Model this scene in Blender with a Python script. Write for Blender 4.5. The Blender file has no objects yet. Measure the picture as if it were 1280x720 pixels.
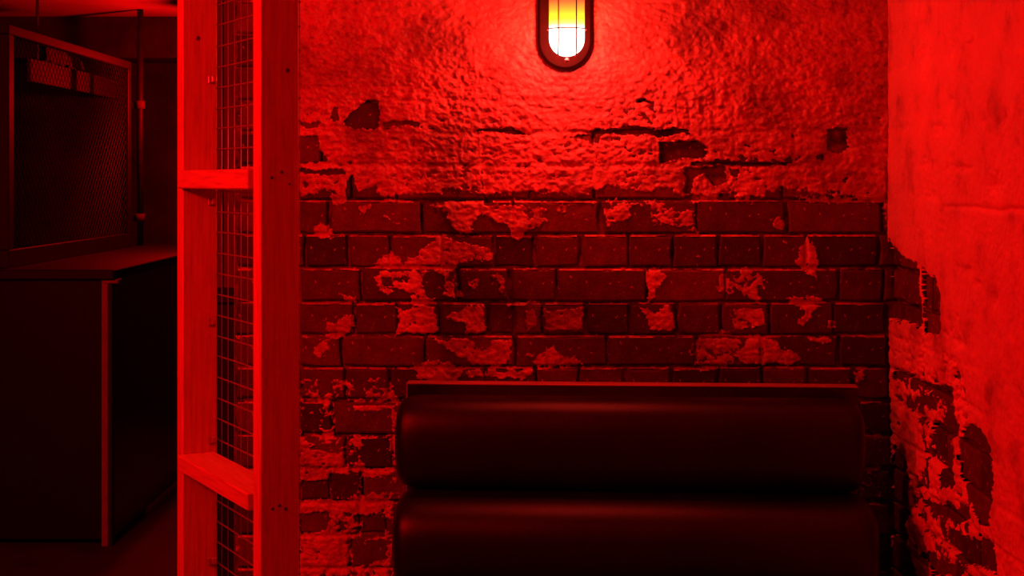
import bpy, bmesh, math, random
import numpy as np
from mathutils import Vector, Matrix

# ------------------------------------------------------------------ camera, world, exposure
scene = bpy.context.scene
COL = scene.collection
EYE = 1.5            # camera height
F = 1850.0           # focal length in pixels of the 1280 px wide frame
HOR = 225.0          # pixel row of the horizon
YW = 3.61            # brick face of the back wall
XR = 0.927           # face of the right wall
XL = -0.677          # left end of the back wall
HC = 2.45            # ceiling height

cam_d = bpy.data.cameras.new('camera')
cam = bpy.data.objects.new('camera', cam_d)
COL.objects.link(cam)
cam.location = (0, 0, EYE)
cam.rotation_euler = (math.pi / 2, 0, 0)
cam_d.sensor_width = 36
cam_d.lens = F / 1280 * 36
cam_d.shift_y = -(360 - HOR) / 1280
cam_d.clip_start = 0.02
scene.camera = cam

world = bpy.data.worlds.new('world')
scene.world = world
world.use_nodes = True
world.node_tree.nodes['Background'].inputs['Color'].default_value = (0.0, 0.0, 0.0, 1)
world.node_tree.nodes['Background'].inputs['Strength'].default_value = 0.0

vs = scene.view_settings
vs.view_transform = 'Standard'
vs.look = 'None'
vs.gamma = 1
vs.use_curve_mapping = False
vs.exposure = 0.12
scene.cycles.max_bounces = 6
scene.cycles.sample_clamp_indirect = 4.0
scene.cycles.caustics_reflective = False
scene.cycles.caustics_refractive = False

RED = (1.0, 0.0030, 0.0040)        # colour of the light the red pendant lamps give
WARM_RED = (1.0, 0.0160, 0.0050)   # the wall lamp, whose bulb shows through, is a little warmer
WALL_LAMP_W = 13.5                  # watts of the wall lamp
HALL_LAMP_W = 176.0                # watts of the lamp hanging in the passage

FAR_FILL_W = 34.0                  # watts of the unseen lamp added to brighten the room behind

random.seed(7)

# ------------------------------------------------------------------ helpers
def px(x, y, Y):
    """point at depth Y whose direction is pixel (x, y)"""
    return Vector(((x - 640) / F * Y, Y, EYE - (y - HOR) / F * Y))

def link(name, me, mats=(), parent=None):
    o = bpy.data.objects.new(name, me)
    COL.objects.link(o)
    if me is not None:
        for m in (mats if isinstance(mats, (list, tuple)) else [mats]):
            if len(me.materials) < len(mats if isinstance(mats, (list, tuple)) else [mats]):
                me.materials.append(m)
    if parent is not None:
        o.parent = parent
    return o

def tag(o, label=None, cat=None, group=None, kind=None):
    if label: o['label'] = label
    if cat: o['category'] = cat
    if group: o['group'] = group
    if kind: o['kind'] = kind
    return o

def thing(name, loc, label, cat, rz=0.0, group=None):
    o = bpy.data.objects.new(name, None)
    COL.objects.link(o)
    o.location = loc
    o.rotation_euler = (0, 0, rz)
    o.empty_display_size = 0.1
    return tag(o, label, cat, group)

def bm_mesh(bm, name, smooth=False):
    me = bpy.data.meshes.new(name)
    bmesh.ops.recalc_face_normals(bm, faces=bm.faces)
    bm.to_mesh(me)
    bm.free()
    if smooth:
        for p in me.polygons: p.use_smooth = True
    return me

def box_bm(x0, x1, y0, y1, z0, z1, bevel=0.0, seg=1, bm=None):
    b = bmesh.new()
    bmesh.ops.create_cube(b, size=1)
    for v in b.verts:
        v.co = Vector(((x0 + x1) / 2 + v.co.x * (x1 - x0), (y0 + y1) / 2 + v.co.y * (y1 - y0), (z0 + z1) / 2 + v.co.z * (z1 - z0)))
    if bevel > 0:
        bmesh.ops.bevel(b, geom=list(b.edges), offset=bevel, segments=seg, affect='EDGES', profile=0.6)
    return b

def box(name, x0, x1, y0, y1, z0, z1, mat, parent=None, bevel=0.002, seg=1):
    return link(name, bm_mesh(box_bm(x0, x1, y0, y1, z0, z1, bevel, seg), name), mat, parent)

def tube_mesh(path, r, n=6, name='tube', closed=False, smooth=True):
    """tube along a list of points"""
    bm = bmesh.new()
    pts = [Vector(p) for p in path]
    rings = []
    m = len(pts)
    up = None
    for i, p in enumerate(pts):
        if closed:
            t = (pts[(i + 1) % m] - pts[i - 1]).normalized()
        else:
            t = (pts[min(i + 1, m - 1)] - pts[max(i - 1, 0)]).normalized()
        if up is None:
            up = Vector((0, 0, 1)) if abs(t.z) < 0.9 else Vector((1, 0, 0))
        a = t.cross(up).normalized()
        b = a.cross(t).normalized()
        up = b
        rr = r[i] if isinstance(r, (list, tuple)) else r
        rings.append([bm.verts.new(p + a * rr * math.cos(2 * math.pi * k / n) + b * rr * math.sin(2 * math.pi * k / n)) for k in range(n)])
    last = m if closed else m - 1
    for i in range(last):
        A, B = rings[i], rings[(i + 1) % m]
        for k in range(n):
            bm.faces.new((A[k], A[(k + 1) % n], B[(k + 1) % n], B[k]))
    if not closed:
        bm.faces.new(rings[0]); bm.faces.new(rings[-1])
    return bm_mesh(bm, name, smooth)

def lathe_mesh(profile, n=24, name='lathe', smooth=True, arc=2 * math.pi):
    """profile: list of (radius, z)"""
    bm = bmesh.new()
    rings = []
    for r, z in profile:
        if r < 1e-6:
            rings.append([bm.verts.new((0, 0, z))])
        else:
            rings.append([bm.verts.new((r * math.cos(2 * math.pi * k / n), r * math.sin(2 * math.pi * k / n), z)) for k in range(n)])
    for A, B in zip(rings[:-1], rings[1:]):
        for k in range(n):
            k2 = (k + 1) % n
            if len(A) == 1 and len(B) == 1: continue
            if len(A) == 1: bm.faces.new((A[0], B[k2], B[k]))
            elif len(B) == 1: bm.faces.new((A[k], A[k2], B[0]))
            else: bm.faces.new((A[k], A[k2], B[k2], B[k]))
    return bm_mesh(bm, name, smooth)

# ------------------------------------------------------------------ materials
def new_mat(name):
    m = bpy.data.materials.new(name)
    m.use_nodes = True
    nt = m.node_tree
    return m, nt, nt.nodes['Principled BSDF']

def N(nt, t, **kw):
    n = nt.nodes.new(t)
    for k, v in kw.items():
        if k in n.inputs: n.inputs[k].default_value = v
        else: setattr(n, k, v)
    return n

def noise_node(nt, scale, detail=5, rough=0.6, coord='Object', stretch=None):
    tc = N(nt, 'ShaderNodeTexCoord')
    src = tc.outputs[coord]
    if stretch:
        mp = N(nt, 'ShaderNodeMapping')
        mp.inputs['Scale'].default_value = stretch
        nt.links.new(src, mp.inputs['Vector'])
        src = mp.outputs['Vector']
    n = N(nt, 'ShaderNodeTexNoise', Scale=scale, Detail=detail, Roughness=rough)
    nt.links.new(src, n.inputs['Vector'])
    return n

def ramp(nt, fac, stops):
    r = N(nt, 'ShaderNodeValToRGB')
    el = r.color_ramp.elements
    while len(el) < len(stops): el.new(0.5)
    for e, (p, c) in zip(el, stops):
        e.position = p
        e.color = (c[0], c[1], c[2], 1)
    nt.links.new(fac, r.inputs['Fac'])
    return r

def bump(nt, bsdf, height, strength, dist):
    b = N(nt, 'ShaderNodeBump', Strength=strength, Distance=dist)
    nt.links.new(height, b.inputs['Height'])
    nt.links.new(b.outputs['Normal'], bsdf.inputs['Normal'])
    return b

def noisy(name, stops, scale, rough=0.5, spec=0.5, bscale=None, bstr=0.3, bdist=0.002, stretch=None, coord='Object', detail=5, coat=0.0):
    m, nt, b = new_mat(name)
    n = noise_node(nt, scale, detail, 0.6, coord, stretch)
    r = ramp(nt, n.outputs['Fac'], stops)
    nt.links.new(r.outputs['Color'], b.inputs['Base Color'])
    b.inputs['Roughness'].default_value = rough
    b.inputs['Specular IOR Level'].default_value = spec
    if coat: b.inputs['Coat Weight'].default_value = coat
    if bscale:
        n2 = noise_node(nt, bscale, 6, 0.65, coord, stretch)
        bump(nt, b, n2.outputs['Fac'], bstr, bdist)
    return m

M = {}
# old thick masonry paint over render: glossy, wrinkled
def paint_material():
    m, nt, b = new_mat('old_thick_masonry_paint')
    n1 = noise_node(nt, 6, 7, 0.68)
    c1 = ramp(nt, n1.outputs['Fac'], [(0.34, (0.25, 0.09, 0.085)), (0.5, (0.50, 0.20, 0.18)), (0.64, (0.66, 0.28, 0.25))])
    n2 = noise_node(nt, 70, 5, 0.7)
    c2 = ramp(nt, n2.outputs['Fac'], [(0.34, (0.50, 0.50, 0.50)), (0.52, (1.0, 1.0, 1.0))])
    mul = N(nt, 'ShaderNodeMix', data_type='RGBA', blend_type='MULTIPLY')
    mul.inputs[0].default_value = 1.0
    nt.links.new(c1.outputs['Color'], mul.inputs[6]); nt.links.new(c2.outputs['Color'], mul.inputs[7])
    nt.links.new(mul.outputs[2], b.inputs['Base Color'])
    b.inputs['Roughness'].default_value = 0.36
    b.inputs['Specular IOR Level'].default_value = 0.5
    n3 = noise_node(nt, 110, 6, 0.7)
    bump(nt, b, n3.outputs['Fac'], 0.6, 0.004)
    return m
M['paint'] = paint_material()
M['render'] = noisy('painted_smooth_render', [(0.30, (0.42, 0.16, 0.15)), (0.46, (0.76, 0.29, 0.27)), (0.7, (0.88, 0.35, 0.32))],
                    9, rough=0.5, spec=0.35, bscale=45, bstr=0.7, bdist=0.006, detail=7)
M['mortar'] = noisy('crumbling_lime_mortar', [(0.35, (0.04, 0.015, 0.013)), (0.65, (0.26, 0.10, 0.09))], 28, rough=0.9, spec=0.2, bscale=220, bstr=0.8, bdist=0.004)

def brick_material():
    m, nt, b = new_mat('bare_clay_brick')
    oi = N(nt, 'ShaderNodeObjectInfo')
    base = ramp(nt, oi.outputs['Random'], [(0.0, (0.040, 0.010, 0.008)), (0.4, (0.088, 0.024, 0.019)), (1.0, (0.150, 0.043, 0.033))])
    n1 = noise_node(nt, 30, 6, 0.65)
    tone = ramp(nt, n1.outputs['Fac'], [(0.3, (0.55, 0.55, 0.55)), (0.7, (1.25, 1.25, 1.25))])
    mul = N(nt, 'ShaderNodeMix', data_type='RGBA', blend_type='MULTIPLY')
    mul.inputs[0].default_value = 1.0
    nt.links.new(base.outputs['Color'], mul.inputs[6]); nt.links.new(tone.outputs['Color'], mul.inputs[7])
    # flecks of paint left on the brick
    n2 = noise_node(nt, 75, 4, 0.6)
    fl = ramp(nt, n2.outputs['Fac'], [(0.645, (0, 0, 0)), (0.675, (1, 1, 1))])
    mx = N(nt, 'ShaderNodeMix', data_type='RGBA')
    nt.links.new(fl.outputs['Color'], mx.inputs[0])
    nt.links.new(mul.outputs[2], mx.inputs[6]); mx.inputs[7].default_value = (0.42, 0.20, 0.18, 1)
    nt.links.new(mx.outputs[2], b.inputs['Base Color'])
    b.inputs['Roughness'].default_value = 0.62
    b.inputs['Specular IOR Level'].default_value = 0.35
    n3 = noise_node(nt, 120, 6, 0.7)
    bump(nt, b, n3.outputs['Fac'], 0.7, 0.005)
    return m
M['brick'] = brick_material()

def timber_material():
    m, nt, b = new_mat('sawn_softwood')
    n1 = noise_node(nt, 9, 5, 0.6, 'Object', (14, 14, 0.9))
    r = ramp(nt, n1.outputs['Fac'], [(0.25, (0.38, 0.24, 0.12)), (0.5, (0.55, 0.38, 0.20)), (0.75, (0.66, 0.48, 0.26))])
    nt.links.new(r.outputs['Color'], b.inputs['Base Color'])
    b.inputs['Roughness'].default_value = 0.6
    b.inputs['Specular IOR Level'].default_value = 0.3
    n2 = noise_node(nt, 30, 6, 0.7, 'Object', (14, 14, 1.2))
    bump(nt, b, n2.outputs['Fac'], 0.35, 0.0015)
    return m
M['timber'] = timber_material()
M['knot'] = noisy('dark_wood_knot', [(0.3, (0.05, 0.02, 0.012)), (0.7, (0.14, 0.06, 0.04))], 60, rough=0.7, spec=0.2)
M['steel'] = noisy('galvanised_steel', [(0.3, (0.42, 0.38, 0.37)), (0.7, (0.60, 0.55, 0.53))], 30, rough=0.35, spec=0.5)
M['steel'].node_tree.nodes['Principled BSDF'].inputs['Metallic'].default_value = 0.7
M['rusty'] = noisy('dull_painted_iron', [(0.3, (0.009, 0.004, 0.0035)), (0.7, (0.024, 0.01, 0.0085))], 25, rough=0.6, spec=0.4, bscale=90, bstr=0.3)
M['screw'] = noisy('blackened_screw_head', [(0.3, (0.02, 0.01, 0.01)), (0.7, (0.06, 0.03, 0.03))], 80, rough=0.4, spec=0.5)
M['leather'] = noisy('black_leatherette', [(0.3, (0.004, 0.003, 0.003)), (0.7, (0.007, 0.005, 0.005))], 12, rough=0.38, spec=0.46, bscale=260, bstr=0.5, bdist=0.0016)
M['laminate'] = noisy('black_gloss_laminate', [(0.3, (0.024, 0.012, 0.012)), (0.7, (0.045, 0.022, 0.022))], 3, rough=0.22, spec=0.5)
M['edge'] = noisy('pale_edge_strip', [(0.3, (0.34, 0.22, 0.20)), (0.7, (0.46, 0.30, 0.27))], 14, rough=0.45, spec=0.4, bscale=80, bstr=0.2)
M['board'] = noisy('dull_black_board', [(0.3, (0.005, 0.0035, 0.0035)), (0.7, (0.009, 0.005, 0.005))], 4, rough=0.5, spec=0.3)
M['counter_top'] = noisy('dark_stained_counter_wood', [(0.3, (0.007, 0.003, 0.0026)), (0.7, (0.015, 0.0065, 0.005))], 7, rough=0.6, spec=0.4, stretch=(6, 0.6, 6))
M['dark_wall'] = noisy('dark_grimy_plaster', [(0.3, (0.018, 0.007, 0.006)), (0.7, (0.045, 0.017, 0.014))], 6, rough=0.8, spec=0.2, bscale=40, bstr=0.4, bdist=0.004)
M['plank'] = noisy('weathered_red_plank', [(0.3, (0.10, 0.04, 0.03)), (0.7, (0.20, 0.08, 0.06))], 8, rough=0.7, spec=0.2, stretch=(12, 12, 0.8), bscale=30, bstr=0.3)
M['floor'] = noisy('dark_concrete_floor', [(0.3, (0.05, 0.026, 0.022)), (0.7, (0.10, 0.05, 0.044))], 5, rough=0.6, spec=0.3, bscale=60, bstr=0.3)
M['ceiling'] = noisy('limewashed_ceiling', [(0.3, (0.36, 0.17, 0.15)), (0.7, (0.46, 0.22, 0.2))], 4, rough=0.85, spec=0.2, bscale=30, bstr=0.3)
M['pale_board'] = noisy('faded_painted_board', [(0.3, (0.09, 0.036, 0.03)), (0.7, (0.14, 0.056, 0.05))], 20, rough=0.8, spec=0.2, stretch=(1, 14, 1))
M['cloth'] = noisy('crumpled_canvas', [(0.3, (0.06, 0.025, 0.02)), (0.7, (0.11, 0.045, 0.04))], 40, rough=0.9, spec=0.1)
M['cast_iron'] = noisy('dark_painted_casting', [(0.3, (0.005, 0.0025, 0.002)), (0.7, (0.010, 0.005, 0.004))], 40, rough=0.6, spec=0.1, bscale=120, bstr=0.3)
M['cage_wire'] = noisy('dark_cage_wire', [(0.3, (0.03, 0.014, 0.013)), (0.7, (0.05, 0.024, 0.022))], 40, rough=0.45, spec=0.4)

# ------------------------------------------------------------------ numpy noise and outlines
RNG = np.random.RandomState(11)
TAB = RNG.rand(256, 256).astype(np.float64)
def vnoise(x, y):
    xi = np.floor(x).astype(int); yi = np.floor(y).astype(int)
    fx = x - xi; fy = y - yi
    fx = fx * fx * (3 - 2 * fx); fy = fy * fy * (3 - 2 * fy)
    a = TAB[yi & 255, xi & 255]; b = TAB[yi & 255, (xi + 1) & 255]
    c = TAB[(yi + 1) & 255, xi & 255]; d = TAB[(yi + 1) & 255, (xi + 1) & 255]
    return (a + (b - a) * fx) * (1 - fy) + (c + (d - c) * fx) * fy
def fbm(x, y, octv=4, gain=0.55):
    s = 0.0; a = 1.0; t = 0.0
    for i in range(octv):
        s = s + a * (vnoise(x * 2 ** i + 17.3 * i, y * 2 ** i + 9.1 * i) - 0.5)
        t += a; a *= gain
    return s / t * 2.0          # about -1..1
def sstep(a, b, x):
    t = np.clip((x - a) / (b - a), 0, 1)
    return t * t * (3 - 2 * t)
def sdf(poly, U, V):
    """signed distance, positive inside"""
    d2 = np.full(U.shape, 1e18); ins = np.zeros(U.shape, bool)
    n = len(poly)
    for i in range(n):
        ax, ay = poly[i]; bx, by = poly[(i + 1) % n]
        ex, ey = bx - ax, by - ay
        t = np.clip(((U - ax) * ex + (V - ay) * ey) / (ex * ex + ey * ey + 1e-12), 0, 1)
        d2 = np.minimum(d2, (U - ax - t * ex) ** 2 + (V - ay - t * ey) ** 2)
        if ay != by:
            c = ((ay > V) != (by > V)) & (U < (bx - ax) * (V - ay) / (by - ay) + ax)
            ins ^= c
    d = np.sqrt(d2)
    return np.where(ins, d, -d)
def crop(ox, oy, s, pts):
    return [(ox + a / s, oy + b / s) for a, b in pts]

def grid_mesh(name, P, keep):
    """P: (rows, cols, 3) points; keep: (rows, cols) bool; faces where all four corners are kept"""
    R, C = keep.shape
    idx = np.arange(R * C).reshape(R, C)
    ok = keep[:-1, :-1] & keep[1:, :-1] & keep[:-1, 1:] & keep[1:, 1:]
    q = np.stack([idx[:-1, :-1][ok], idx[1:, :-1][ok], idx[1:, 1:][ok], idx[:-1, 1:][ok]], axis=1)
    used = np.unique(q)
    remap = np.full(R * C, -1, dtype=np.int64); remap[used] = np.arange(len(used))
    q = remap[q]
    co = P.reshape(-1, 3)[used]
    me = bpy.data.meshes.new(name)
    me.vertices.add(len(co)); me.vertices.foreach_set('co', co.astype(np.float32).ravel())
    me.loops.add(q.size); me.loops.foreach_set('vertex_index', q.astype(np.int32).ravel())
    me.polygons.add(len(q))
    me.polygons.foreach_set('loop_start', np.arange(0, q.size, 4, dtype=np.int32))
    me.polygons.foreach_set('loop_total', np.full(len(q), 4, dtype=np.int32))
    me.polygons.foreach_set('use_smooth', np.ones(len(q), bool))
    me.update(calc_edges=True)
    me.validate()
    return me

def brick_mesh(w, h, depth, rnd, axis):
    """a worn brick with chamfered, slightly wavy arrises. Local front face at 0, body goes away from the room.
    axis 'y': front looks to -Y, width along X;  axis 'x': front looks to -X, width along Y"""
    c = 0.0045
    j = lambda a: rnd.uniform(-a, a)
    per = [(-1, -1), (0, -1), (1, -1), (1, 0), (1, 1), (0, 1), (-1, 1), (-1, 0)]
    outer, inner = [], []
    for a, b in per:
        ja, jb = j(0.0034), j(0.0026)
        outer.append((a * w / 2 + ja, b * h / 2 + jb))
        inner.append((a * (w / 2 - c) + ja + j(0.0008), b * (h / 2 - c) + jb + j(0.0008)))
    vs_ = [(u, -j(0.0008), v) for u, v in inner] + [(u, c, v) for u, v in outer] + [(u, depth, v) for u, v in outer] + [(0, -0.0007, 0)]
    f = []
    for i in range(8):
        k = (i + 1) % 8
        f += [(24, i, k), (i, 8 + i, 8 + k, k), (8 + i, 16 + i, 16 + k, 8 + k)]
    if axis == 'x':
        vs_ = [(d, u, v) for u, d, v in vs_]
        f = [tuple(reversed(t)) for t in f]
    me = bpy.data.meshes.new('brick')
    me.from_pydata(vs_, [], f)
    me.materials.append(M['brick'])
    return me

# ------------------------------------------------------------------ the room
def struct(name, x0, x1, y0, y1, z0, z1, mat):
    return tag(box(name, x0, x1, y0, y1, z0, z1, mat, None, 0), kind='structure')

struct('floor', -4.2, 1.3, -1.6, 9.3, -0.1, 0.0, M['floor'])
struct('ceiling', -4.2, 1.3, -1.6, 9.3, HC, HC + 0.1, M['ceiling'])
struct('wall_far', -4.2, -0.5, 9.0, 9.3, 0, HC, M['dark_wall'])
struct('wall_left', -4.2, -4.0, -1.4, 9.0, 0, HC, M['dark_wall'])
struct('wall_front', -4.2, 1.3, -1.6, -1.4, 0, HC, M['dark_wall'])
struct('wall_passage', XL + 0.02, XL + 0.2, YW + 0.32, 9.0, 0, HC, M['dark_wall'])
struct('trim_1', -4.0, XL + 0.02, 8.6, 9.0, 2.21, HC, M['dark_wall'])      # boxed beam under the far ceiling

# ------------------------------------------------------------------ back wall: bricks and the old paint coat on them
PPM = F / YW
JOINT = 0.011
wall_back = struct('wall_back', XL, XR + 0.25, YW + JOINT, YW + 0.32, 0, HC, M['mortar'])

def wx(u): return (u - 640) / PPM
def wz(v): return EYE - (v - HOR) / PPM

COURSES = [      # (top row, bottom row, [(left, right), ...]) in wall-plane pixels
    (128, 163, [(300, 374), (377, 425), (428, 475), (479, 530), (534, 640), (643, 700), (703, 752), (756, 860), (863, 915), (918, 1028), (1032, 1110)]),
    (168, 204, [(300, 345), (348, 400), (404, 512), (516, 570), (574, 680), (684, 740), (744, 819), (823, 881), (885, 990), (993, 1029), (1062, 1110)]),
    (209, 248.5, [(300, 374), (377, 437), (441, 495), (498, 605), (609, 660), (664, 740), (744, 852), (912, 975), (978, 1030), (1034, 1108)]),
    (252, 291, [(300, 370), (373, 409), (413, 525), (530, 640), (642, 748), (754, 870), (872, 980), (986, 1101), (1104, 1120)]),
    (295, 333, [(296, 326), (329, 379), (382, 433), (436, 485), (489, 551), (553, 616), (620, 667), (671, 723), (729, 784), (787, 839), (842, 897), (900, 951), (954, 1006), (1009, 1097), (1100, 1120)]),
    (337, 376, [(296, 372), (376, 450), (453, 570), (575, 634), (641, 695), (697, 806), (809, 906), (908, 1046), (1050, 1103), (1106, 1120)]),
    (380, 417, [(296, 340), (343, 373), (376, 441), (445, 495), (498, 548), (552, 608), (612, 640), (643, 676), (679, 730), (734, 785), (789, 844), (848, 900), (904, 960), (963, 1040), (1043, 1106)]),
    (421, 457, [(296, 372), (376, 425), (428, 530), (533, 642), (646, 757), (760, 868), (872, 950), (953, 1046), (1050, 1108)]),
    (461, 498, [(296, 322), (325, 375), (378, 430), (434, 484), (488, 545), (548, 605), (608, 668), (671, 722), (725, 780), (783, 838), (841, 896), (899, 951), (954, 1007), (1012, 1064), (1068, 1112)]),
    (504, 541, [(296, 372), (376, 414), (418, 530), (533, 644), (647, 757), (760, 870), (873, 982), (985, 1070), (1074, 1112)]),
    (546, 584, [(296, 322), (325, 372), (375, 430), (434, 490), (493, 548), (551, 605), (608, 660), (663, 716), (719, 773), (776, 830), (833, 888), (891, 945), (948, 1002), (1005, 1062), (1066, 1112)]),
    (588, 625, [(296, 372), (376, 411), (415, 450), (454, 560), (563, 672), (675, 786), (789, 898), (901, 1010), (1013, 1070), (1074, 1112)]),
    (630, 667, [(296, 322), (325, 372), (376, 412), (416, 448), (451, 482), (485, 540), (543, 600), (603, 658), (661, 716), (719, 775), (778, 833), (836, 890), (893, 948), (951, 1006), (1009, 1064), (1068, 1112)]),
    (671, 709, [(296, 372), (376, 436), (440, 548), (551, 660), (663, 773), (776, 886), (889, 998), (1001, 1068), (1072, 1112)]),
]
def filler(top, k):
    out, x = [], 296
    w, o = (53, 0) if k % 2 else (109, 30)
    first = True
    while x < 1112:
        e = x + (o if (first and o) else w)
        out.append((x, min(e, 1112)))
        x = e + 4
        first = False
    if out[-1][1] - out[-1][0] < 12: out.pop()
    return (top, top + 37, out)
allc = list(COURSES)
t, k = 128 - 41.5, 0
while t > -250: allc.append(filler(t, k)); t -= 41.5; k += 1
t, k = 712.5, 1
while t < 960: allc.append(filler(t, k)); t += 41.5; k += 1

rnd = random.Random(3)
OFF = {(620, 295): -0.005, (823, 168): -0.009, (445, 380): -0.003, (612, 380): -0.004, (376, 588): -0.005, (416, 630): -0.005, (376, 630): -0.005, (451, 630): -0.006}
bricks = []          # (u0, u1, v0, v1, offset)
for (v0, v1, row) in allc:
    for (u0, u1) in row:
        off = OFF.get((u0, v0), rnd.uniform(-0.0018, 0.0018))
        bricks.append((u0, u1, v0 + rnd.uniform(-0.7, 0.7), v1 + rnd.uniform(-0.7, 0.7), off))
        w, h = (u1 - u0) / PPM, (v1 - v0) / PPM
        if v0 < (-70 if u0 < 374 else 80): continue                     # wholly under the render
        me = brick_mesh(w, h, JOINT + off - 0.0005, rnd, 'y')
        o = link('brick', me, M['brick'], wall_back)
        o.location = (wx((u0 + u1) / 2), YW - off, wz((v0 + v1) / 2))
        o.rotation_euler = (0, rnd.uniform(-0.011, 0.011), 0)

A = lambda pts: crop(370, 280, 3.274, pts)
B = lambda pts: crop(740, 280, 3.274, pts)
C_ = lambda pts: crop(370, 80, 3.274, pts)
D = lambda pts: crop(740, 80, 3.274, pts)
E = lambda pts: crop(370, 460, 2.77, pts)
PATCH = [   # left-over paint and render on the bare courses: (outline, raggedness)
    (A([(290,175),(385,110),(440,150),(490,120),(540,85),(590,45),(640,60),(700,80),(800,90),(800,150),(660,165),(640,190),(630,240),(620,290),(560,315),(500,345),(470,330),(455,275),(420,260),(370,290),(330,270),(310,220),(340,205)]), .5),
    (A([(625,230),(650,200),(670,260),(705,305),(640,310),(620,300)]), .4),
    (A([(695,205),(750,225),(745,270),(720,265)]), .4), (A([(800,205),(850,210),(855,290),(835,285),(830,245)]), .5),
    (A([(412,345),(570,340),(590,430),(570,450),(415,450)]), .25),
    (A([(605,375),(700,340),(770,340),(775,440),(690,450),(690,405),(640,395)]), .3),
    (A([(560,470),(720,475),(740,510),(800,505),(810,475),(880,465),(885,560),(820,580),(720,575),(650,530),(600,500)]), .4),
    (A([(700,600),(820,590),(975,600),(975,630),(700,630)]), .4),
    (A([(930,350),(975,345),(985,420),(950,425),(930,390)]), .3), (A([(1015,350),(1175,345),(1175,440),(1090,435),(1020,440)]), .3),
    (A([(1005,520),(1045,495),(1100,540),(1180,560),(1180,585),(975,585),(970,560)]), .5), (A([(930,520),(975,525),(970,540),(935,538)]), .2),
    (A([(860,316),(1020,316),(1020,337),(860,337)]), .3), (A([(880,-20),(935,-20),(930,55),(895,70),(878,40)]), .3),
    (A([(70,0),(140,0),(155,35),(90,45),(70,35)]), .5), (A([(175,275),(245,300),(240,335),(190,310)]), .3),
    (A([(120,390),(160,400),(230,360),(235,400),(200,460),(100,540),(60,530),(110,470)]), .8),
    (A([(480,560),(620,560),(700,600),(640,650),(500,640)]), .9),
    (B([(885,30),(910,90),(935,160),(915,228),(880,205),(840,160),(840,110),(865,85)]), .25),
    (B([(200,195),(250,175),(310,200),(290,250),(260,265),(270,310),(235,315),(230,265)]), .45),
    (B([(510,270),(520,205),(560,205),(600,220),(610,170),(645,175),(650,210),(700,210),(730,285),(680,250),(680,315),(630,295),(580,250),(570,290)]), .4),
    (B([(755,300),(850,295),(930,285),(968,315),(920,360),(865,415),(820,410),(880,360),(820,330)]), .5),
    (B([(550,350),(690,340),(715,410),(640,430),(580,430)]), .3), (B([(185,335),(250,360),(320,325),(335,430),(230,435),(220,380)]), .35),
    (B([(945,430),(960,390),(990,395),(1000,430)]), .3), (B([(580,540),(640,450),(760,475),(770,505),(860,545),(870,570),(660,575),(600,565)]), .4),
    (B([(395,510),(470,430),(560,435),(600,480),(580,560),(520,600),(440,600),(430,560)]), 1.0), (B([(880,460),(985,460),(960,495),(910,485)]), .3),
    (B([(1070,600),(1115,600),(1110,640),(1080,650)]), .3), (B([(745,0),(795,0),(790,25),(750,20)]), .3),
    (B([(430,160),(445,160),(445,180),(430,180)]), .2), (B([(780,60),(800,66),(790,80),(776,76)]), .2), (B([(425,210),(445,210),(440,222),(425,222)]), .2),
    (B([(360,30),(420,10),(430,40),(380,50)]), .2), (B([(430,130),(450,126),(450,142),(432,142)]), .2),
    (C_([(545,570),(700,565),(860,575),(1020,585),(1035,640),(950,680),(930,715),(880,715),(870,660),(760,620),(700,690),(640,680),(630,600)]), .8),
    (C_([(1060,575),(1120,570),(1110,610),(1070,605)]), .3), (C_([(260,575),(315,575),(280,615),(262,600)]), .3), (C_([(135,540),(205,520),(210,570),(150,585)]), .4),
    (C_([(345,620),(435,645),(420,655)]), .2), (C_([(70,670),(150,660),(160,720),(80,720)]), .4),
    (D([(45,600),(90,565),(150,560),(160,620),(60,670)]), .9), (D([(240,570),(400,565),(430,640),(420,665),(240,660)]), .7), (D([(745,640),(775,615),(795,650),(785,685),(750,675)]), .2),
    (D([(0,560),(430,556),(430,572),(0,576)]), .6), (D([(800,545),(1190,545),(1190,562),(900,570)]), .6),
    (E([(90,285),(170,285),(165,345),(100,345)]), .4), (E([(10,590),(190,570),(180,720),(10,720)]), .5), (E([(250,670),(320,640),(320,720),(250,720)]), .4),
    (E([(10,460),(60,450),(160,460),(230,440),(330,430),(330,500),(200,510),(120,500),(20,500)]), .6),
]
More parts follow.
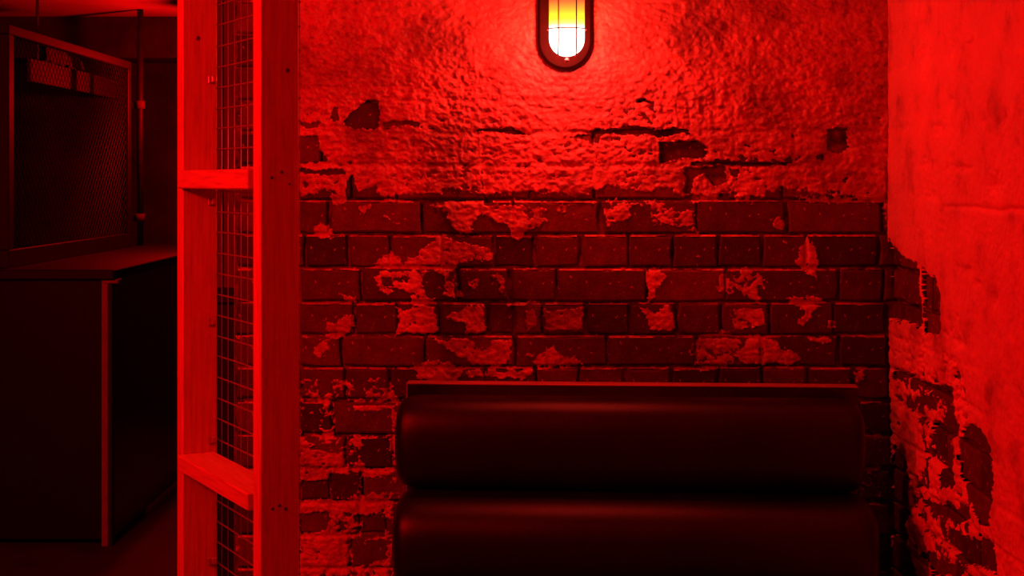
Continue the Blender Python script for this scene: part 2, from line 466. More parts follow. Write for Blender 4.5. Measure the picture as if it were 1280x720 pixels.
BARE = [    # places where the coat has come away: (outline, raggedness)
    (C_([(190,250),(220,200),(280,155),(340,150),(340,262),(240,262)]), .2), (C_([(10,300),(90,295),(95,350),(130,400),(10,405)]), .3),
    (C_([(360,235),(510,235),(500,250),(370,255)]), .3), (C_([(205,490),(225,455),(248,510),(255,555),(208,555)]), .1),
    (C_([(740,272),(880,260),(970,290),(900,288)]), .2), (C_([(1110,300),(1240,285),(1240,322),(1180,310)]), .2),
    (C_([(400,548),(500,538),(700,545),(800,546),(800,560),(400,562)]), .7), (C_([(1150,545),(1240,540),(1240,562),(1160,560)]), .3), (C_([(0,430),(200,432),(200,446),(0,444)]), .4),
    (C_([(150,170),(170,170),(170,230),(150,235)]), .3), (C_([(15,245),(90,240),(90,255),(15,258)]), .3),
    (D([(270,320),(430,313),(468,345),(462,382),(330,388),(278,408)]), .12), (D([(380,428),(545,418),(552,480),(500,500),(460,440),(420,470),(400,525),(380,525)]), .25),
    (D([(963,265),(1042,262),(1047,342),(1012,366),(963,352)]), .12), (D([(775,505),(800,515),(803,620),(772,605)]), .12),
    (D([(0,275),(160,262),(400,272),(400,288),(0,288)]), .4), (D([(570,430),(600,430),(600,460),(572,460)]), .2),
    (D([(400,402),(820,398),(820,410),(400,414)]), .5), (D([(180,148),(250,155),(250,165),(180,156)]), .2), (D([(915,375),(945,375),(940,390),(918,388)]), .2),
    (A([(520,205),(560,195),(605,220),(612,270),(590,300),(535,300),(520,260)]), .3), (A([(355,215),(395,215),(400,255),(360,255)]), .3),
    (E([(10,395),(115,390),(115,458),(10,460)]), .4), (E([(10,505),(115,500),(110,560),(10,570)]), .4), (E([(225,520),(300,512),(305,580),(230,588)]), .4), (E([(195,600),(305,595),(310,660),(200,668)]), .5),
    (E([(130,155),(330,145),(330,235),(140,235)]), .3), (E([(230,250),(320,245),(330,340),(240,345)]), .5), (E([(120,370),(215,370),(215,440),(125,445)]), .6), (E([(230,385),(330,380),(330,430),(240,435)]), .5),
    (E([(15,165),(45,165),(45,235),(15,240)]), .4), (E([(80,35),(125,30),(130,85),(85,90)]), .6),
    ([(1108, 300), (1122, 300), (1122, 720), (1100, 720), (1104, 470)], .3),
]

def back_wall_coat():
    us = np.arange(293.5, 1119.5, 1.25)
    v_mid = np.arange(-28, 735, 1.25)
    vs_ = np.concatenate([np.arange(-258, -28, 6.0), v_mid, np.arange(735, 988, 6.0)])
    U, V = np.meshgrid(us, vs_)
    # brick relief below the coat
    H = np.full(U.shape, -JOINT)
    for (u0, u1, v0, v1, off) in bricks:
        i0, i1 = np.searchsorted(vs_, v0 - 1), np.searchsorted(vs_, v1 + 1)
        j0, j1 = np.searchsorted(us, u0 - 1), np.searchsorted(us, u1 + 1)
        if i1 <= i0 or j1 <= j0: continue
        u, v = U[i0:i1, j0:j1], V[i0:i1, j0:j1]
        d = np.minimum(np.minimum(u - u0, u1 - u), np.minimum(v - v0, v1 - v))
        H[i0:i1, j0:j1] = np.maximum(H[i0:i1, j0:j1], -JOINT + (JOINT + off) * sstep(-0.8, 2.2, d))
    # where the coat is
    wob_u = U + 9 * fbm(U / 13, V / 11, 5, .7) ; wob_v = V + 8 * fbm(U / 13 + 40, V / 11 + 7, 5, .7)
    n_big = fbm(U / 38, V / 26, 5, 0.6)
    n_mid = fbm(U / 11 + 3, V / 8 + 5, 4, 0.6)
    n_fin = fbm(U / 4.5 + 13, V / 3.5 + 25, 3, 0.6)
    Vn = V + np.where((V > 150) & (V < 330), 16 * fbm(U / 45 + 21, V / 60, 4, .6), 0)
    bias = np.interp(Vn, [-300, 95, 130, 180, 235, 250, 300, 455, 500, 560, 720, 1000], [1.6, 1.5, .80, .62, .5, -.35, -.75, -.7, -.5, -.12, .05, .0])
    # the left strip beside the timber frame is crumbly
    left = sstep(445, 385, U) * sstep(330, 420, V)
    bias = bias + .45 * left
    low = sstep(455, 480, V) * sstep(520, 480, U)
    bias = np.where(low > 0, np.maximum(bias, (.12 * low + (1 - low) * bias)), bias)
    bias = bias - (bias + .35) * sstep(352, 335, U)            # behind the mesh most coat is left out; darker brick shows
    corner = sstep(1100, 1112, U) * sstep(330, 280, V)
    bias = bias + 1.2 * corner
    f = bias + .55 * n_big + .40 * n_mid + .40 * n_fin
    # thin coat strips on the top arrises: paint remains and painted edge highlights
    for (u0, u1, v0, v1, off) in bricks:
        if v0 < 200 or v0 > 720: continue
        i0, i1 = np.searchsorted(vs_, v0 - 4), np.searchsorted(vs_, v0 + 4)
        j0, j1 = np.searchsorted(us, u0 + 1), np.searchsorted(us, u1 - 1)
        if i1 <= i0 or j1 <= j0: continue
        q = (slice(i0, i1), slice(j0, j1))
        d = (1.7 - np.abs(V[q] - v0 + .3 + .8 * n_mid[q])) / 1.6 + np.minimum(.9 * n_big[q] + .3 * n_mid[q] + .05, .1)
        f[q] = np.maximum(f[q], np.minimum(d, .5))
    for poly, rag in PATCH:
        xs = [p[0] for p in poly]; ys = [p[1] for p in poly]
        i0, i1 = np.searchsorted(vs_, min(ys) - 14), np.searchsorted(vs_, max(ys) + 14)
        j0, j1 = np.searchsorted(us, min(xs) - 14), np.searchsorted(us, max(xs) + 14)
        s = (slice(i0, i1), slice(j0, j1))
        a = .55 + .5 * rag
        d = sdf(poly, U[s] + (wob_u[s] - U[s]) * a, V[s] + (wob_v[s] - V[s]) * a) / 4.0 + (.25 + .9 * rag) * n_mid[s] + (.25 + .9 * rag) * n_fin[s]
        f[s] = np.maximum(f[s], np.minimum(d, 1.0))
    for poly, rag in BARE:
        xs = [p[0] for p in poly]; ys = [p[1] for p in poly]
        i0, i1 = np.searchsorted(vs_, min(ys) - 14), np.searchsorted(vs_, max(ys) + 14)
        j0, j1 = np.searchsorted(us, min(xs) - 14), np.searchsorted(us, max(xs) + 14)
        s = (slice(i0, i1), slice(j0, j1))
        a = .4 + .6 * rag
        d = sdf(poly, U[s] + (wob_u[s] - U[s]) * a, V[s] + (wob_v[s] - V[s]) * a) / 3.5 + (.1 + 1.2 * rag) * n_mid[s] + (.1 + .9 * rag) * n_fin[s]
        f[s] = np.minimum(f[s], np.maximum(-d, -1.0))
    # coat surface: follows the bricks, fills the joints more towards the top, wrinkled and rough
    fill = np.interp(V, [-300, 60, 130, 245, 300, 1000], [1.0, .97, .86, .66, .35, .55])
    Hs = H.copy()
    for _ in range(2):
        Hs[1:-1, 1:-1] = (Hs[1:-1, 1:-1] * 2 + Hs[:-2, 1:-1] + Hs[2:, 1:-1] + Hs[1:-1, :-2] + Hs[1:-1, 2:]) / 6
    base = Hs * (1 - fill)
    thick = np.interp(V, [-300, 100, 200, 260, 1000], [.0055, .0050, .0035, .0022, .0022])
    wr = np.interp(V, [-300, 0, 60, 130, 250, 300, 1000], [.0022, .0022, .0034, .0046, .0038, .0022, .0028])
    ridge = 1 - np.abs(fbm(U / 16 + 5, V / 10 + 3, 3))           # curled ridges of paint
    ridge2 = 1 - np.abs(fbm(U / 34 + 50, V / 9 + 31, 3))         # trowel streaks
    rough = wr * (1.0 * n_mid + .95 * n_fin + .9 * (ridge - .8) + .8 * (ridge2 - .8)) + .0016 * fbm(U / 60, V / 45, 2)
    s = np.clip(f / .22, 0, 1) ** .7
    top = base + thick + rough
    lip = .0018 * np.exp(-((f - .2) / .12) ** 2)                 # edges of the flakes curl a little
    Hc = np.where(f > 0, (H - .0025) * (1 - s) + (top + lip) * s, H - .0025)
    Hc = np.maximum(Hc, -JOINT + .0004)
    keep = f > -.12
    P = np.stack([wx(U), YW - Hc, wz(V)], axis=-1)
    me = grid_mesh('paint_coat', P, keep)
    return link('paint_coat', me, M['paint'], wall_back)
back_wall_coat()

# ------------------------------------------------------------------ right wall: smooth render above, broken brick below
RJ = 0.016
wall_right = struct('wall_right', XR + RJ, XR + 0.25, -1.4, YW + JOINT, 0, HC, M['mortar'])
def rw(x, y):
    """pixel on the right wall -> (Y, Z)"""
    Y = XR * F / (x - 640)
    return (Y, EYE - (y - HOR) / F * Y)
pitch = 41.5 / PPM
rnd = random.Random(5)
rbricks = []
for k in range(31):
    z1 = wz(128 + 41.5 * 3 - 41.5 * 11) - k * pitch       # course tops follow the back wall
    z0 = z1 - 37 / PPM
    if z0 < 0: break
    w, o_ = (0.104, 0.0) if k % 2 else (0.214, 0.06)
    y1 = YW - 0.004
    first = True
    while y1 > 2.2:
        ww = o_ if (first and o_) else w
        off = rnd.uniform(-0.004, 0.002)
        rbricks.append((y1 - ww, y1, z0, z1, off))
        if z1 < 1.48:
            me = brick_mesh(ww, z1 - z0, RJ + off - 0.0005, rnd, 'x')
            o = link('brick', me, M['brick'], wall_right)
            o.location = (XR - off, y1 - ww / 2, (z0 + z1) / 2)
        y1 -= ww + 0.008
        first = False
G1 = lambda pts: [rw(*p) for p in crop(1080, 220, 3.0, pts)]
G2 = lambda pts: [rw(*p) for p in crop(1040, 440, 2.571, pts)]
R_BARE = [
    (G1([(110,240),(160,300),(215,318),(225,400),(232,560),(150,545),(106,530),(106,300)]), .25, 1),
    (G1([(236,350),(280,390),(300,440),(298,600),(240,590),(240,480)]), .2, 1),
    (G2([(430,230),(480,240),(520,310),(530,420),(520,570),(490,560),(440,460),(420,380),(410,300)]), .25, 1),
    (G2([(375,175),(402,200),(392,300),(382,430),(345,440),(362,330),(370,250)]), .15, 1),
    (G2([(205,55),(300,95),(400,120),(385,180),(340,140),(270,90),(205,80)]), .3, 1),
    (G2([(205,300),(240,340),(255,430),(240,580),(275,720),(196,720),(196,400)]), .3, 1),  # exposed brick; its dark patch also stands for the corner's shadow
    (G2([(390,570),(530,620),(540,700),(420,680),(380,620)]), .6, 1), (G2([(300,480),(440,500),(450,535),(400,540),(330,520)]), .5, 1),
    (G2([(285,140),(345,150),(340,180),(300,170)]), .4, 1), (G2([(330,220),(372,230),(366,330),(340,330)]), .5, 1),
    (G2([(300,640),(420,700),(420,720),(330,720)]), .7, 1),
]
R_FULL = [
    (G2([(235,170),(280,180),(300,330),(300,400),(250,380),(225,290)]), .4, 1), (G2([(300,180),(335,190),(335,280),(305,270)]), .4, 1),
    (G2([(340,450),(400,430),(400,500),(350,500)]), .4, 1), (G2([(245,520),(290,540),(290,620),(250,600)]), .3, 1),
    (G1([(105,530),(150,545),(230,560),(240,590),(180,610),(110,560)]), .4, 1),
]
R_PIT = [(1157,62,5,9),(1148,25,14,4),(1260,148,6,10),(1235,150,4,12),(1207,210,12,5),(1195,128,5,10),(1170,245,8,6),(1213,338,9,7),(1250,375,5,14),(1228,355,5,5),(1180,160,9,8),(1215,60,18,12),(1132,160,8,6),(1205,430,8,6),(1130,85,9,6),(1252,230,8,14),(1164,205,10,7)]

def right_wall_coat():
    ys_ = np.concatenate([np.arange(-1.39, 2.2, .05), np.arange(2.2, YW - .002, .0042)])
    zs_ = np.concatenate([np.arange(0.0, .40, .02), np.arange(.40, 1.86, .0030), np.arange(1.86, HC + .001, .02)])
    Y, Z = np.meshgrid(ys_, zs_)
    H = np.full(Y.shape, -RJ)
    for (y0, y1, z0, z1, off) in rbricks:
        i0, i1 = np.searchsorted(zs_, z0 - .002), np.searchsorted(zs_, z1 + .002)
        j0, j1 = np.searchsorted(ys_, y0 - .002), np.searchsorted(ys_, y1 + .002)
        if i1 <= i0 or j1 <= j0: continue
        y, z = Y[i0:i1, j0:j1], Z[i0:i1, j0:j1]
        d = np.minimum(np.minimum(y - y0, y1 - y), np.minimum(z - z0, z1 - z))
        H[i0:i1, j0:j1] = np.maximum(H[i0:i1, j0:j1], -RJ + (RJ + off) * sstep(-.0015, .004, d))
    # noises in metres
    n_big = fbm(Y / .09, Z / .11, 5, .6)
    n_mid = fbm(Y / .035 + 3, Z / .028 + 5, 4, .6)
    n_fin = fbm(Y / .013 + 3, Z / .010 + 5, 3, .6)
    zb = 1.5 - (np.array([300, 400, 450, 520, 600, 720]) - HOR) / F * 3.3
    bias = np.interp(Z, zb[::-1], [.18, .12, .10, .2, .6, 1.6])
    bias = bias + .75 * sstep(3.08, 2.80, Y)                   # sounder towards the room
    f = bias + .55 * n_big + .45 * n_mid + .38 * n_fin
    wy = Y + .030 * fbm(Y / .04, Z / .03, 5, .7); wz_ = Z + .018 * fbm(Y / .04 + 9, Z / .03 + 4, 5, .7)
    for group, sign in ((R_FULL, 1), (R_BARE, -1)):
        for poly, rag, _ in group:
            ys = [p[0] for p in poly]; zz = [p[1] for p in poly]
            i0, i1 = np.searchsorted(zs_, min(zz) - .03), np.searchsorted(zs_, max(zz) + .03)
            j0, j1 = np.searchsorted(ys_, min(ys) - .06), np.searchsorted(ys_, max(ys) + .06)
            s = (slice(i0, i1), slice(j0, j1))
            d = sdf(poly, wy[s], wz_[s]) / .009 + (.3 + rag) * n_mid[s] + (.3 + .8 * rag) * n_fin[s]
            f[s] = np.maximum(f[s], np.minimum(d, 1)) if sign > 0 else np.minimum(f[s], np.maximum(-d, -1))
    sound = sstep(.9, 1.35, Z + .25 * sstep(3.1, 2.7, Y))
    base = H * (1 - (.74 + .25 * sound))
    thick = .0045 + .007 * sound
    rough = (.0052 - .0040 * sound) * (.9 * n_mid + .7 * n_fin) + (.008 - .0055 * sound) * n_big + .0026 * sound * fbm(Y / .05, Z / .05, 4) + .0012 * sound * n_fin * (n_big > -.1)
    top = base + thick + rough
    for (x, y, rx, ry) in R_PIT:                               # knocks and dents
        cy, cz = rw(x, y)
        ry_m = ry / F * cy
        rx_m = rx * XR * F / (x - 640) ** 2
        q = ((Y - cy) / rx_m + .8 * n_mid) ** 2 + ((Z - cz) / ry_m + .8 * n_fin) ** 2
        top = top - .009 * np.exp(-q * 1.2)
    cy0, cz0 = rw(1190, 258)                                    # long shallow crack
    line = cz0 + .006 * fbm(Y / .08, Y * 0 + 2, 3)
    top = top - .006 * np.exp(-((Z - line) / .0045) ** 2) * sstep(cy0 + .05, cy0 - .02, Y)
    s = np.clip(f / .22, 0, 1) ** .7
    Hc = np.where(f > 0, (H - .003) * (1 - s) + top * s, H - .003)
    Hc = np.maximum(Hc, -RJ + .0004)
    keep = f > -.12
    P = np.stack([XR - Hc, Y, Z], axis=-1)
    me = grid_mesh('render_coat', P, keep)
    me.flip_normals()
    return link('render_coat', me, M['render'], wall_right)
right_wall_coat()

# ------------------------------------------------------------------ timber stud frame with wire mesh
ANG = math.atan2(1040, 1850)                        # frame runs away to the left of the view axis
d1 = Vector((math.cos(ANG), math.sin(ANG), 0))      # across the frame (to the mesh side)
d2 = Vector((-math.sin(ANG), math.cos(ANG), 0))     # along the frame, away from the room
SD = 2.60                                           # distance of the near stud
P0 = Vector(((325 - 640) / F * SD, SD, 0))          # floor point of its near corner
SW, ST = 0.0281 * SD, 0.0144 * SD                   # stud section
frame = thing('timber_mesh_frame', P0, 'sawn softwood stud frame with wire mesh stapled behind it', 'partition', ANG)
# local axes: +x = d1 (to the mesh), +y = d2 (along the frame)
DB = (228 - 640) / F
# distance along the frame to the second stud's corner
tt = (DB * P0.y - P0.x) / (d2.x - DB * d2.y)
SPAN = tt
for y0, y1, knots in ((0.0, ST, [(0.7, 88, .0042), (0.5, 632, .003), (0.32, 636, .003), (0.66, 636, .003), (.55, 215, .003), (.3, 222, .003), (.75, 230, .002)]), (SPAN, SPAN + ST, [(0.45, 48, .005)])):
    st = box('stud', 0, SW, y0, y1, 0.045, HC - 0.045, M['timber'], frame, 0.0025)
    for fx, vy, r in knots:
        dist = (P0 + d2 * y0 + d1 * SW * fx).y
        z = EYE - (vy - HOR) / F * dist
        if vy in (88, 48):
            me = lathe_mesh([(0, .0006), (r * .5, .0006), (r, 0.0), (r, -.003)], 10, 'knot')
            o = link('knot', me, M['knot'], st)
        else:
            me = lathe_mesh([(0, -.0002), (r * .35, .0001), (r * .5, .001), (r, .0005), (r, -.003)], 10, 'screw')
            o = link('screw', me, M['screw'], st)
        o.location = (SW * fx, y0, z)
        o.rotation_euler = (math.pi / 2, 0, 0)
box('bottom_plate', 0, SW, -0.0, SPAN + ST, 0, 0.045, M['timber'], frame, 0.002)
box('top_plate', 0, SW, -0.0, SPAN + ST, HC - 0.045, HC - 0.001, M['timber'], frame, 0.002)
PL = P0 + d2 * SPAN
def nog(v_top, v_bot, tilt=0.0):
    zt = EYE - (v_top - HOR) / F * PL.y
    zb_ = EYE - (v_bot - HOR) / F * PL.y
    bm = box_bm(-0.011, SW - 0.006, ST, SPAN, zb_, zt, 0.0025)
    # grain runs along the piece: local z must be its length
    cx, cy, cz = (SW - .017) / 2, (ST + SPAN) / 2, (zt + zb_) / 2
    L = SPAN - ST
    me = bm_mesh(box_bm(-(zt - zb_) / 2, (zt - zb_) / 2, -(SW + .005) / 2, (SW + .005) / 2, -L / 2, L / 2, 0.0025), 'nogging')
    bm.free()
    o = link('nogging', me, M['timber'], frame)
    R = Matrix(((0, 1, 0), (0, 0, 1), (1, 0, 0)))       # local x->z, y->x, z->y
    o.rotation_euler = R.to_euler()
    o.location = (cx, cy, cz)
    return o
nog(213, 235.5)
nog(568, 587.5)
nog(930, 950)
# welded mesh: one wire each
WX = SW + 0.0035
pz = 25.9 / F * (PL + d1 * SW).y
zc = EYE - (187 - HOR) / F * (PL + d1 * SW).y
hw = tube_mesh([(0, 0.004, 0), (0, SPAN + ST - .004, 0)], 0.0017, 5, 'wire')
hw.materials.append(M['steel'])
z = zc - 34 * pz
while z < HC - .06:
    if z > .06:
        o = link('wire', hw, M['steel'], frame)
        o.location = (WX, 0, z + rnd.uniform(-.0012, .0012))
    z += pz
vw = tube_mesh([(0, 0, 0.05), (0, 0, HC - .05)], 0.0008, 5, 'wire')
vw.materials.append(M['steel'])
y = 0.014
while y < SPAN + ST - .004:
    o = link('wire', vw, M['steel'], frame)
    o.location = (WX + .0025, y, 0)
    y += pz * .93
# little metal clips that hold the mesh to the far stud
def clip_mesh():
    bm = box_bm(-.012, .004, -.003, 0, -.007, .007, .001)
    b2 = box_bm(-.006, .004, -.010, -.002, -.005, .007, .001)
    me2 = bpy.data.meshes.new('t'); b2.to_mesh(me2); b2.free(); bm.from_mesh(me2)
    return bm_mesh(bm, 'mesh_clip')
cm = clip_mesh(); cm.materials.append(M['steel'])
for v in (100, 252, 402, 549, 700):
    o = link('mesh_clip', cm, M['steel'], frame)
    o.location = (SW - .008, SPAN - .0003, EYE - (v - HOR) / F * (PL + d1 * SW).y)

# ------------------------------------------------------------------ wall lamp
def lit_glass(name, zlo, zhi, strength, clear):
    """red glass, brightest round the bulb at its lower end; the light of the bulb passes through it"""
    m, nt, b = new_mat(name)
    nt.nodes.remove(b)
    out = nt.nodes['Material Output']
    tr = N(nt, 'ShaderNodeBsdfTransparent'); tr.inputs['Color'].default_value = (1.0, .9, .9, 1)
    tc = N(nt, 'ShaderNodeTexCoord'); sp = N(nt, 'ShaderNodeSeparateXYZ')
    nt.links.new(tc.outputs['Object'], sp.inputs[0])
    mr = N(nt, 'ShaderNodeMapRange'); mr.inputs['From Min'].default_value = zlo; mr.inputs['From Max'].default_value = zhi
    nt.links.new(sp.outputs['Z'], mr.inputs['Value'])
    rp = ramp(nt, mr.outputs['Result'], [(0.0, (2.2, 1.7, 1.5)), (0.43, (2.2, 1.7, 1.5)), (0.50, (2.0, 1.1, .20)), (0.58, (1.8, .75, .02)), (.74, (1.4, .28, .02)), (.88, (1.2, .07, .02)), (1.0, (1.0, .008, .01))])
    if not clear:                     # deep red glass hides the bulb
        for e in rp.color_ramp.elements: e.color = (1.0, RED[1], RED[2], 1)
    em = N(nt, 'ShaderNodeEmission', Strength=strength)
    nt.links.new(rp.outputs['Color'], em.inputs['Color'])
    ad = N(nt, 'ShaderNodeAddShader')
    nt.links.new(tr.outputs[0], ad.inputs[0]); nt.links.new(em.outputs[0], ad.inputs[1])
    nt.links.new(ad.outputs[0], out.inputs['Surface'])
    return m

def cage_lamp(name, loc, label, watts, wall=True, glass_strength=1.0, radius=.03, size=1.0):
    """jelly-jar fitting: cap at the top, glass jar, wire cage. Origin at the jar's rim; local -z down the jar, wall behind at +y"""
    t_ = thing(name, loc, label, 'lamp')
    R, Lg = 0.0418 * size, 0.150 * size
    prof = [(R, 0.0)]
    prof += [(R, -Lg + R)]
    for i in range(1, 9):
        a = i / 8 * math.pi / 2
        prof.append((R * math.cos(a), -Lg + R - R * math.sin(a)))
    prof[-1] = (0, -Lg)
    link('glass_jar', lathe_mesh(prof, 28, 'glass_jar'), lit_glass(name + '_glass', -Lg, 0.0, glass_strength, wall), t_)
    cap = link('cap', lathe_mesh([(R * .3, .075), (R * .8, .07), (R + .012, .05), (R + .012, -.004), (R + .002, -.004), (R + .002, .01), (0, .012)], 28, 'cap'), M['cast_iron'], t_)
    # cage: six ribs, two rings, end knob
    for k in (-1, 1):                       # two wire loops, front to back under the jar
        rc = R + .004
        x_ = k * R * .5
        rr = math.sqrt(rc * rc - x_ * x_)
        path = [(x_, -rr, 0), (x_, -rr, -Lg + R)]
        path += [(x_, -rr * math.cos(math.pi * i / 16), -Lg + R - rr * math.sin(math.pi * i / 16)) for i in range(1, 16)]
        path += [(x_, rr, -Lg + R), (x_, rr, 0)]
        link('cage_rib', tube_mesh(path, .0017, 6, 'cage_rib'), M['cage_wire'], t_)
    for zz in (-.010, -Lg + .064 * size):
        ring = [((R + .0045) * math.cos(2 * math.pi * k / 32), (R + .0045) * math.sin(2 * math.pi * k / 32), zz) for k in range(32)]
        link('cage_ring', tube_mesh(ring, .0014, 6, 'cage_ring', closed=True), M['cage_wire'], t_)
    link('end_knob', lathe_mesh([(0, -Lg - .003), (.005, -Lg - .005), (.0055, -Lg - .009), (.003, -Lg - .013), (0, -Lg - .0135)], 12, 'end_knob'), M['steel'], t_)
    if wall:
        # added dark slab standing for the lamp's dark halo; arm carries the cap
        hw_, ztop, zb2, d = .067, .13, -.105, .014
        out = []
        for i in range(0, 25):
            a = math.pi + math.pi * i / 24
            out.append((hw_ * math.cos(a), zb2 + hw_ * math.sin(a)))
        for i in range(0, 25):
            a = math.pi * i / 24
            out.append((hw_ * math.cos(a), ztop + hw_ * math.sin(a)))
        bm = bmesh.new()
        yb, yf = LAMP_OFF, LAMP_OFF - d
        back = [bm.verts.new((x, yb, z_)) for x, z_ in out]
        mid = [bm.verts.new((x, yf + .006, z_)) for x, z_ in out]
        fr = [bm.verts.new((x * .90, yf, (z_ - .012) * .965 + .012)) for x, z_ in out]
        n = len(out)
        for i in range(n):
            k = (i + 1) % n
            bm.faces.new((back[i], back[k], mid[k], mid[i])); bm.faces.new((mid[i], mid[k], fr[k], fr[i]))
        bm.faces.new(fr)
        link('halo_plate', bm_mesh(bm, 'halo_plate'), M['cast_iron'], t_)
        link('arm', tube_mesh([(0, LAMP_OFF - d, .045), (0, .0, .045)], .018, 12, 'arm'), M['cast_iron'], t_)
    else:
        link('stem', tube_mesh([(0, 0, .07), (0, 0, HC - loc[2])], .010, 12, 'stem'), M['cast_iron'], t_)
        link('ceiling_rose', lathe_mesh([(.0, HC - loc[2] - .03), (.03, HC - loc[2] - .028), (.05, HC - loc[2] - .001), (0, HC - loc[2] - .001)], 20, 'ceiling_rose'), M['cast_iron'], t_)
    ld = bpy.data.lights.new(name + '_light', 'POINT')
    ld.energy = watts; ld.color = WARM_RED if wall else RED; ld.shadow_soft_size = radius
    lo = bpy.data.objects.new('bulb_light', ld)
    COL.objects.link(lo); lo.parent = t_
    lo.location = (0, 0, -Lg + .055 * size)
    return t_
LAMP_OFF = 0.125
LY = YW - LAMP_OFF - .010
pl = px(708.5, 71, LY)
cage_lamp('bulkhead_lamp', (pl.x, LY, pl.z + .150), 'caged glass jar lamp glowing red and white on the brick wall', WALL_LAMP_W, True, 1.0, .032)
cage_lamp('pendant_lamp', (-1.78, 1.75, 2.365), 'large caged glass jar lamp hanging from the ceiling beside the stud frame', HALL_LAMP_W, False, 2.0, .12, 3.0)
cage_lamp('pendant_lamp', (-1.67, 7.95, 2.06), 'added small caged jar lamp, hidden behind the stud, brightening the far room', FAR_FILL_W, False, 1.0, .03)  # added fill lamp out of view, lifts the dark far room

# ------------------------------------------------------------------ upholstered bench
bench = thing('upholstered_bench', (0.272, 3.40, 0), 'black leatherette bench with two rolled back cushions below the brick wall', 'bench', math.radians(-3.5))
bp = box('back_panel', -.527, .533, .095, .140, .06, 1.012, M['laminate'], bench, .001)
box('edge_strip', -.527, .533, .094, .141, 1.0125, 1.0165, M['edge'], bench, .0012)
box('edge_strip', -.5315, -.5275, .094, .141, .06, 1.0165, M['edge'], bench, .0012)
def roll(name, cx, cy, cz, hl, hy, hz):
    nu, nt_ = 40, 64
    bm = bmesh.new()
    rings = []
    for i in range(nt_ + 1):
        q = -1 + 2 * i / nt_
        q = math.copysign(1 - (1 - abs(q)) ** 1.7, q)
        s = max(0.0, 1 - abs(q) ** 40) ** (1 / 3.2)
        sy = max(0.0, 1 - abs(q) ** 40) ** (1 / 3.0)
        ring = []
        for k in range(nu):
            a = 2 * math.pi * k / nu
            ca, sa = math.cos(a), math.sin(a)
            e = 2 / 2.7
            y = math.copysign(abs(ca) ** e, ca) * hy * sy
            z_ = math.copysign(abs(sa) ** e, sa) * hz * s
            wv = .0012 * math.sin(9 * q + 2 * cz * 10) * (1 if y < 0 else 0)
            ring.append(bm.verts.new((cx + q * hl, cy + y + wv, cz + z_)))
        rings.append(ring)
    for A_, B_ in zip(rings[:-1], rings[1:]):
        for k in range(nu):
            bm.faces.new((A_[k], A_[(k + 1) % nu], B_[(k + 1) % nu], B_[k]))
    bmesh.ops.remove_doubles(bm, verts=bm.verts, dist=1e-5)
    return link(name, bm_mesh(bm, name, True), M['leather'], bench)
roll('back_cushion', -.006, .005, .895, .535, .088, .105)
roll('back_cushion', .004, -.050, .684, .540, .135, .107)
roll('seat_cushion', .004, -.27, .46, .551, .25, .085)
box('seam_piping', -.50, .50, .05, .09, .784, .792, M['leather'], bench, .001)
box('base_plinth', -.52, .53, -.46, .09, .0, .385, M['laminate'], bench, .004)

# ------------------------------------------------------------------ bar counter in the dark room on the left
CY0, CX = 6.06, -1.640
CTOP = 1.125
counter = thing('bar_counter', (CX, CY0, 0), 'black panelled bar counter with a pale corner strip', 'counter')
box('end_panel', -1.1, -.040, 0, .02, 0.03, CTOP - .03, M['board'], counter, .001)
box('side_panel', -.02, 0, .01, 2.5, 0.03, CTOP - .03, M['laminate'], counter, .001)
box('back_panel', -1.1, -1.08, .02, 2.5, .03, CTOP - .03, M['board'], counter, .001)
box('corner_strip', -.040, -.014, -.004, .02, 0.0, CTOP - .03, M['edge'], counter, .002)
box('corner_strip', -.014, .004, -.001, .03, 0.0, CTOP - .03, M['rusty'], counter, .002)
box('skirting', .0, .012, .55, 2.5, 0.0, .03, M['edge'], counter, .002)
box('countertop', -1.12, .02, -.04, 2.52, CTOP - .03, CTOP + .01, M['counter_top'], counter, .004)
box('bracket', -.03, .03, -.012, .05, CTOP - .048, CTOP - .031, M['edge'], counter, .003)

# framed mesh screen that stands along the counter
SX = -2.10
scr = thing('mesh_screen', (SX, 6.12, CTOP + .01), 'dark framed chain link screen standing along the bar counter', 'screen')
L, Hh = 1.97, .97
box('bottom_rail', -.02, .02, 0, L, 0, .075, M['rusty'], scr, .003)
box('top_rail', -.02, .02, 0, L, Hh, Hh + .04, M['rusty'], scr, .003)
box('post', -.02, .02, 0, .06, .0755, Hh - .0005, M['rusty'], scr, .003)
box('post', -.02, .02, L - .06, L, .0755, Hh - .0005, M['rusty'], scr, .003)
# woven wire, too fine to pick apart
bm = bmesh.new()
stp = .05
def strip(a, b):
    a, b = Vector(a), Vector(b)
    t_ = (b - a).normalized(); s1 = Vector((1, 0, 0)) * .0014; s2 = t_.cross(Vector((1, 0, 0))) * .0014
    ra = [bm.verts.new(a + s1), bm.verts.new(a + s2), bm.verts.new(a - s1), bm.verts.new(a - s2)]
    rb = [bm.verts.new(b + s1), bm.verts.new(b + s2), bm.verts.new(b - s1), bm.verts.new(b - s2)]
    for k in range(4): bm.faces.new((ra[k], ra[(k + 1) % 4], rb[(k + 1) % 4], rb[k]))
y0_, y1_, z0_, z1_ = .06, L - .06, .075, Hh
k = -int((z1_ - z0_) / stp) - 1
while y0_ + k * stp < y1_:
    a = y0_ + k * stp
    for sgn in (1, -1):
        p, q = (a, z0_), (a + (z1_ - z0_), z1_)
        lo_, hi_ = max(p[0], y0_), min(q[0], y1_)
        if hi_ > lo_:
            za, zb_ = z0_ + (lo_ - a), z0_ + (hi_ - a)
            if sgn < 0: za, zb_ = z0_ + z1_ - za, z0_ + z1_ - zb_
            strip((sgn * .002, lo_, za), (sgn * .002, hi_, zb_))
    k += 1
o = link('chain_link', bm_mesh(bm, 'chain_link'), M['rusty'], scr)
o['kind'] = 'stuff'
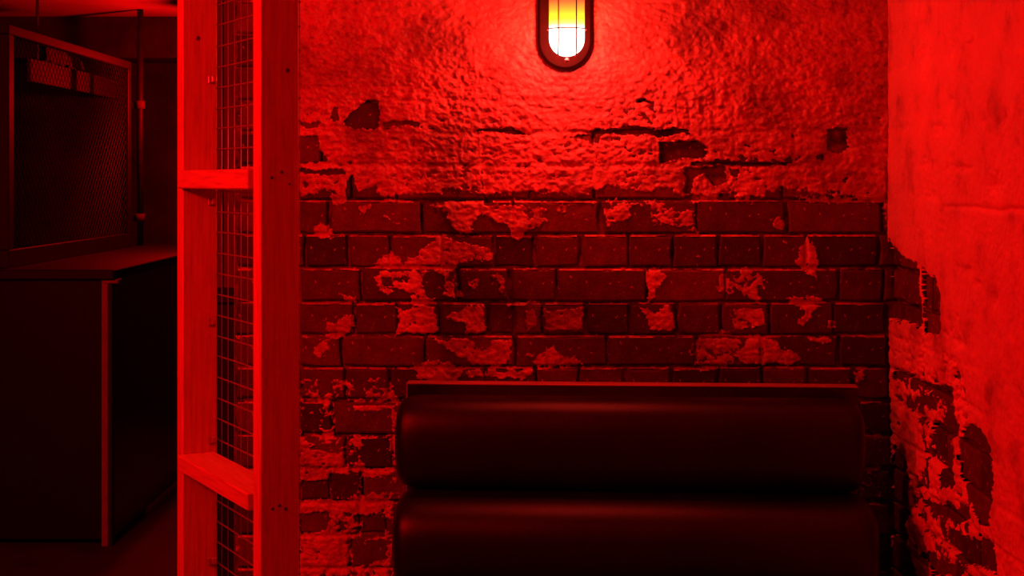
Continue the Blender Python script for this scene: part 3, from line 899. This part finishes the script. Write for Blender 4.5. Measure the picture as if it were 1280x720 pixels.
# post the screen is hinged to, at its far end
hp = thing('hinge_post', (SX + .03, 8.24, CTOP + .01), 'slim iron post with two hinge bands beside the mesh screen', 'post')
link('pole', tube_mesh([(0, 0, 0), (0, 0, HC - CTOP - .012)], .018, 12, 'pole'), M['rusty'], hp)
for v in (131, 272):
    zz = EYE - (v - HOR) / F * 8.24 - CTOP - .01
    link('hinge_band', tube_mesh([(0, 0, zz - .022), (0, 0, zz + .022)], .026, 12, 'hinge_band'), M['pale_board'], hp)
    box('hinge_leaf', -.075, -.02, -.008, .008, zz - .018, zz + .018, M['rusty'], hp, .002)
# shelf board and a crumpled cloth behind the screen
def at(x, y, X):
    Y = X * F / (x - 640)
    return Vector((X, Y, EYE - (y - HOR) / F * Y))
XB = -2.42
a, b = at(36, 110, XB), at(147, 112, XB)
board = thing('hanging_board', (XB, a.y, 2.16), 'faded board hung on straps behind the chain link screen', 'board')
zt_, zb_ = at(147, 101, XB).z - 2.16, at(147, 124, XB).z - 2.16
box('panel', -.01, .01, 0, b.y - a.y, zb_, zt_, M['pale_board'], board, .003)
for yy in (.12, b.y - a.y - .14):
    box('strap', -.004, .004, yy, yy + .03, zt_ + .0005, HC - 2.16, M['rusty'], board, .001)
bm = bmesh.new()
nn, mm = 26, 12
g = [[None] * mm for _ in range(nn)]
for i in range(nn):
    for j_ in range(mm):
        u, v = i / (nn - 1), j_ / (mm - 1)
        yy = .0 + u * .70
        arc = v * math.pi
        rr = .028 + .010 * math.sin(u * 17) + .006 * math.sin(u * 41 + v * 5)
        g[i][j_] = bm.verts.new((math.cos(arc) * rr * 1.1, yy, math.sin(arc) * (rr + .035) + .006 * math.sin(u * 29 + v * 9) + .04 * (1 - u) * math.sin(arc)))
for i in range(nn - 1):
    for j_ in range(mm - 1):
        bm.faces.new((g[i][j_], g[i + 1][j_], g[i + 1][j_ + 1], g[i][j_ + 1]))
cl = link('crumpled_cloth', bm_mesh(bm, 'crumpled_cloth', True), M['cloth'])
cl.location = (XB, a.y + .18, 2.16 + zt_ + .002)
tag(cl, 'crumpled cloth thrown over the top of the faded board', 'cloth')

# ------------------------------------------------------------------ things seen through the wire mesh
pk = thing('plank_screen', (-.950, 4.30, 0), 'upright weathered planks seen through the wire mesh', 'screen')
xx, i = 0.0, 0
while xx < .27:
    box('plank', xx, xx + .052, 0 + .003 * (i % 2), .022 + .003 * (i % 2), 0.0, 2.2, M['plank'], pk, .003)
    xx += .056; i += 1
box('batten', .0, .33, .0255, .05, 1.7, 1.76, M['plank'], pk, .002)
bx = thing('storage_box', (-.903, 4.02, 0), 'tall black box in front of the upright planks behind the mesh', 'box')
zt_ = EYE - (366 - HOR) / F * 4.02
box('body', 0, .205, 0, .2, 0, zt_ - .03, M['board'], bx, .004)
box('lid', -.004, .209, -.004, .204, zt_ - .0295, zt_, M['board'], bx, .004)
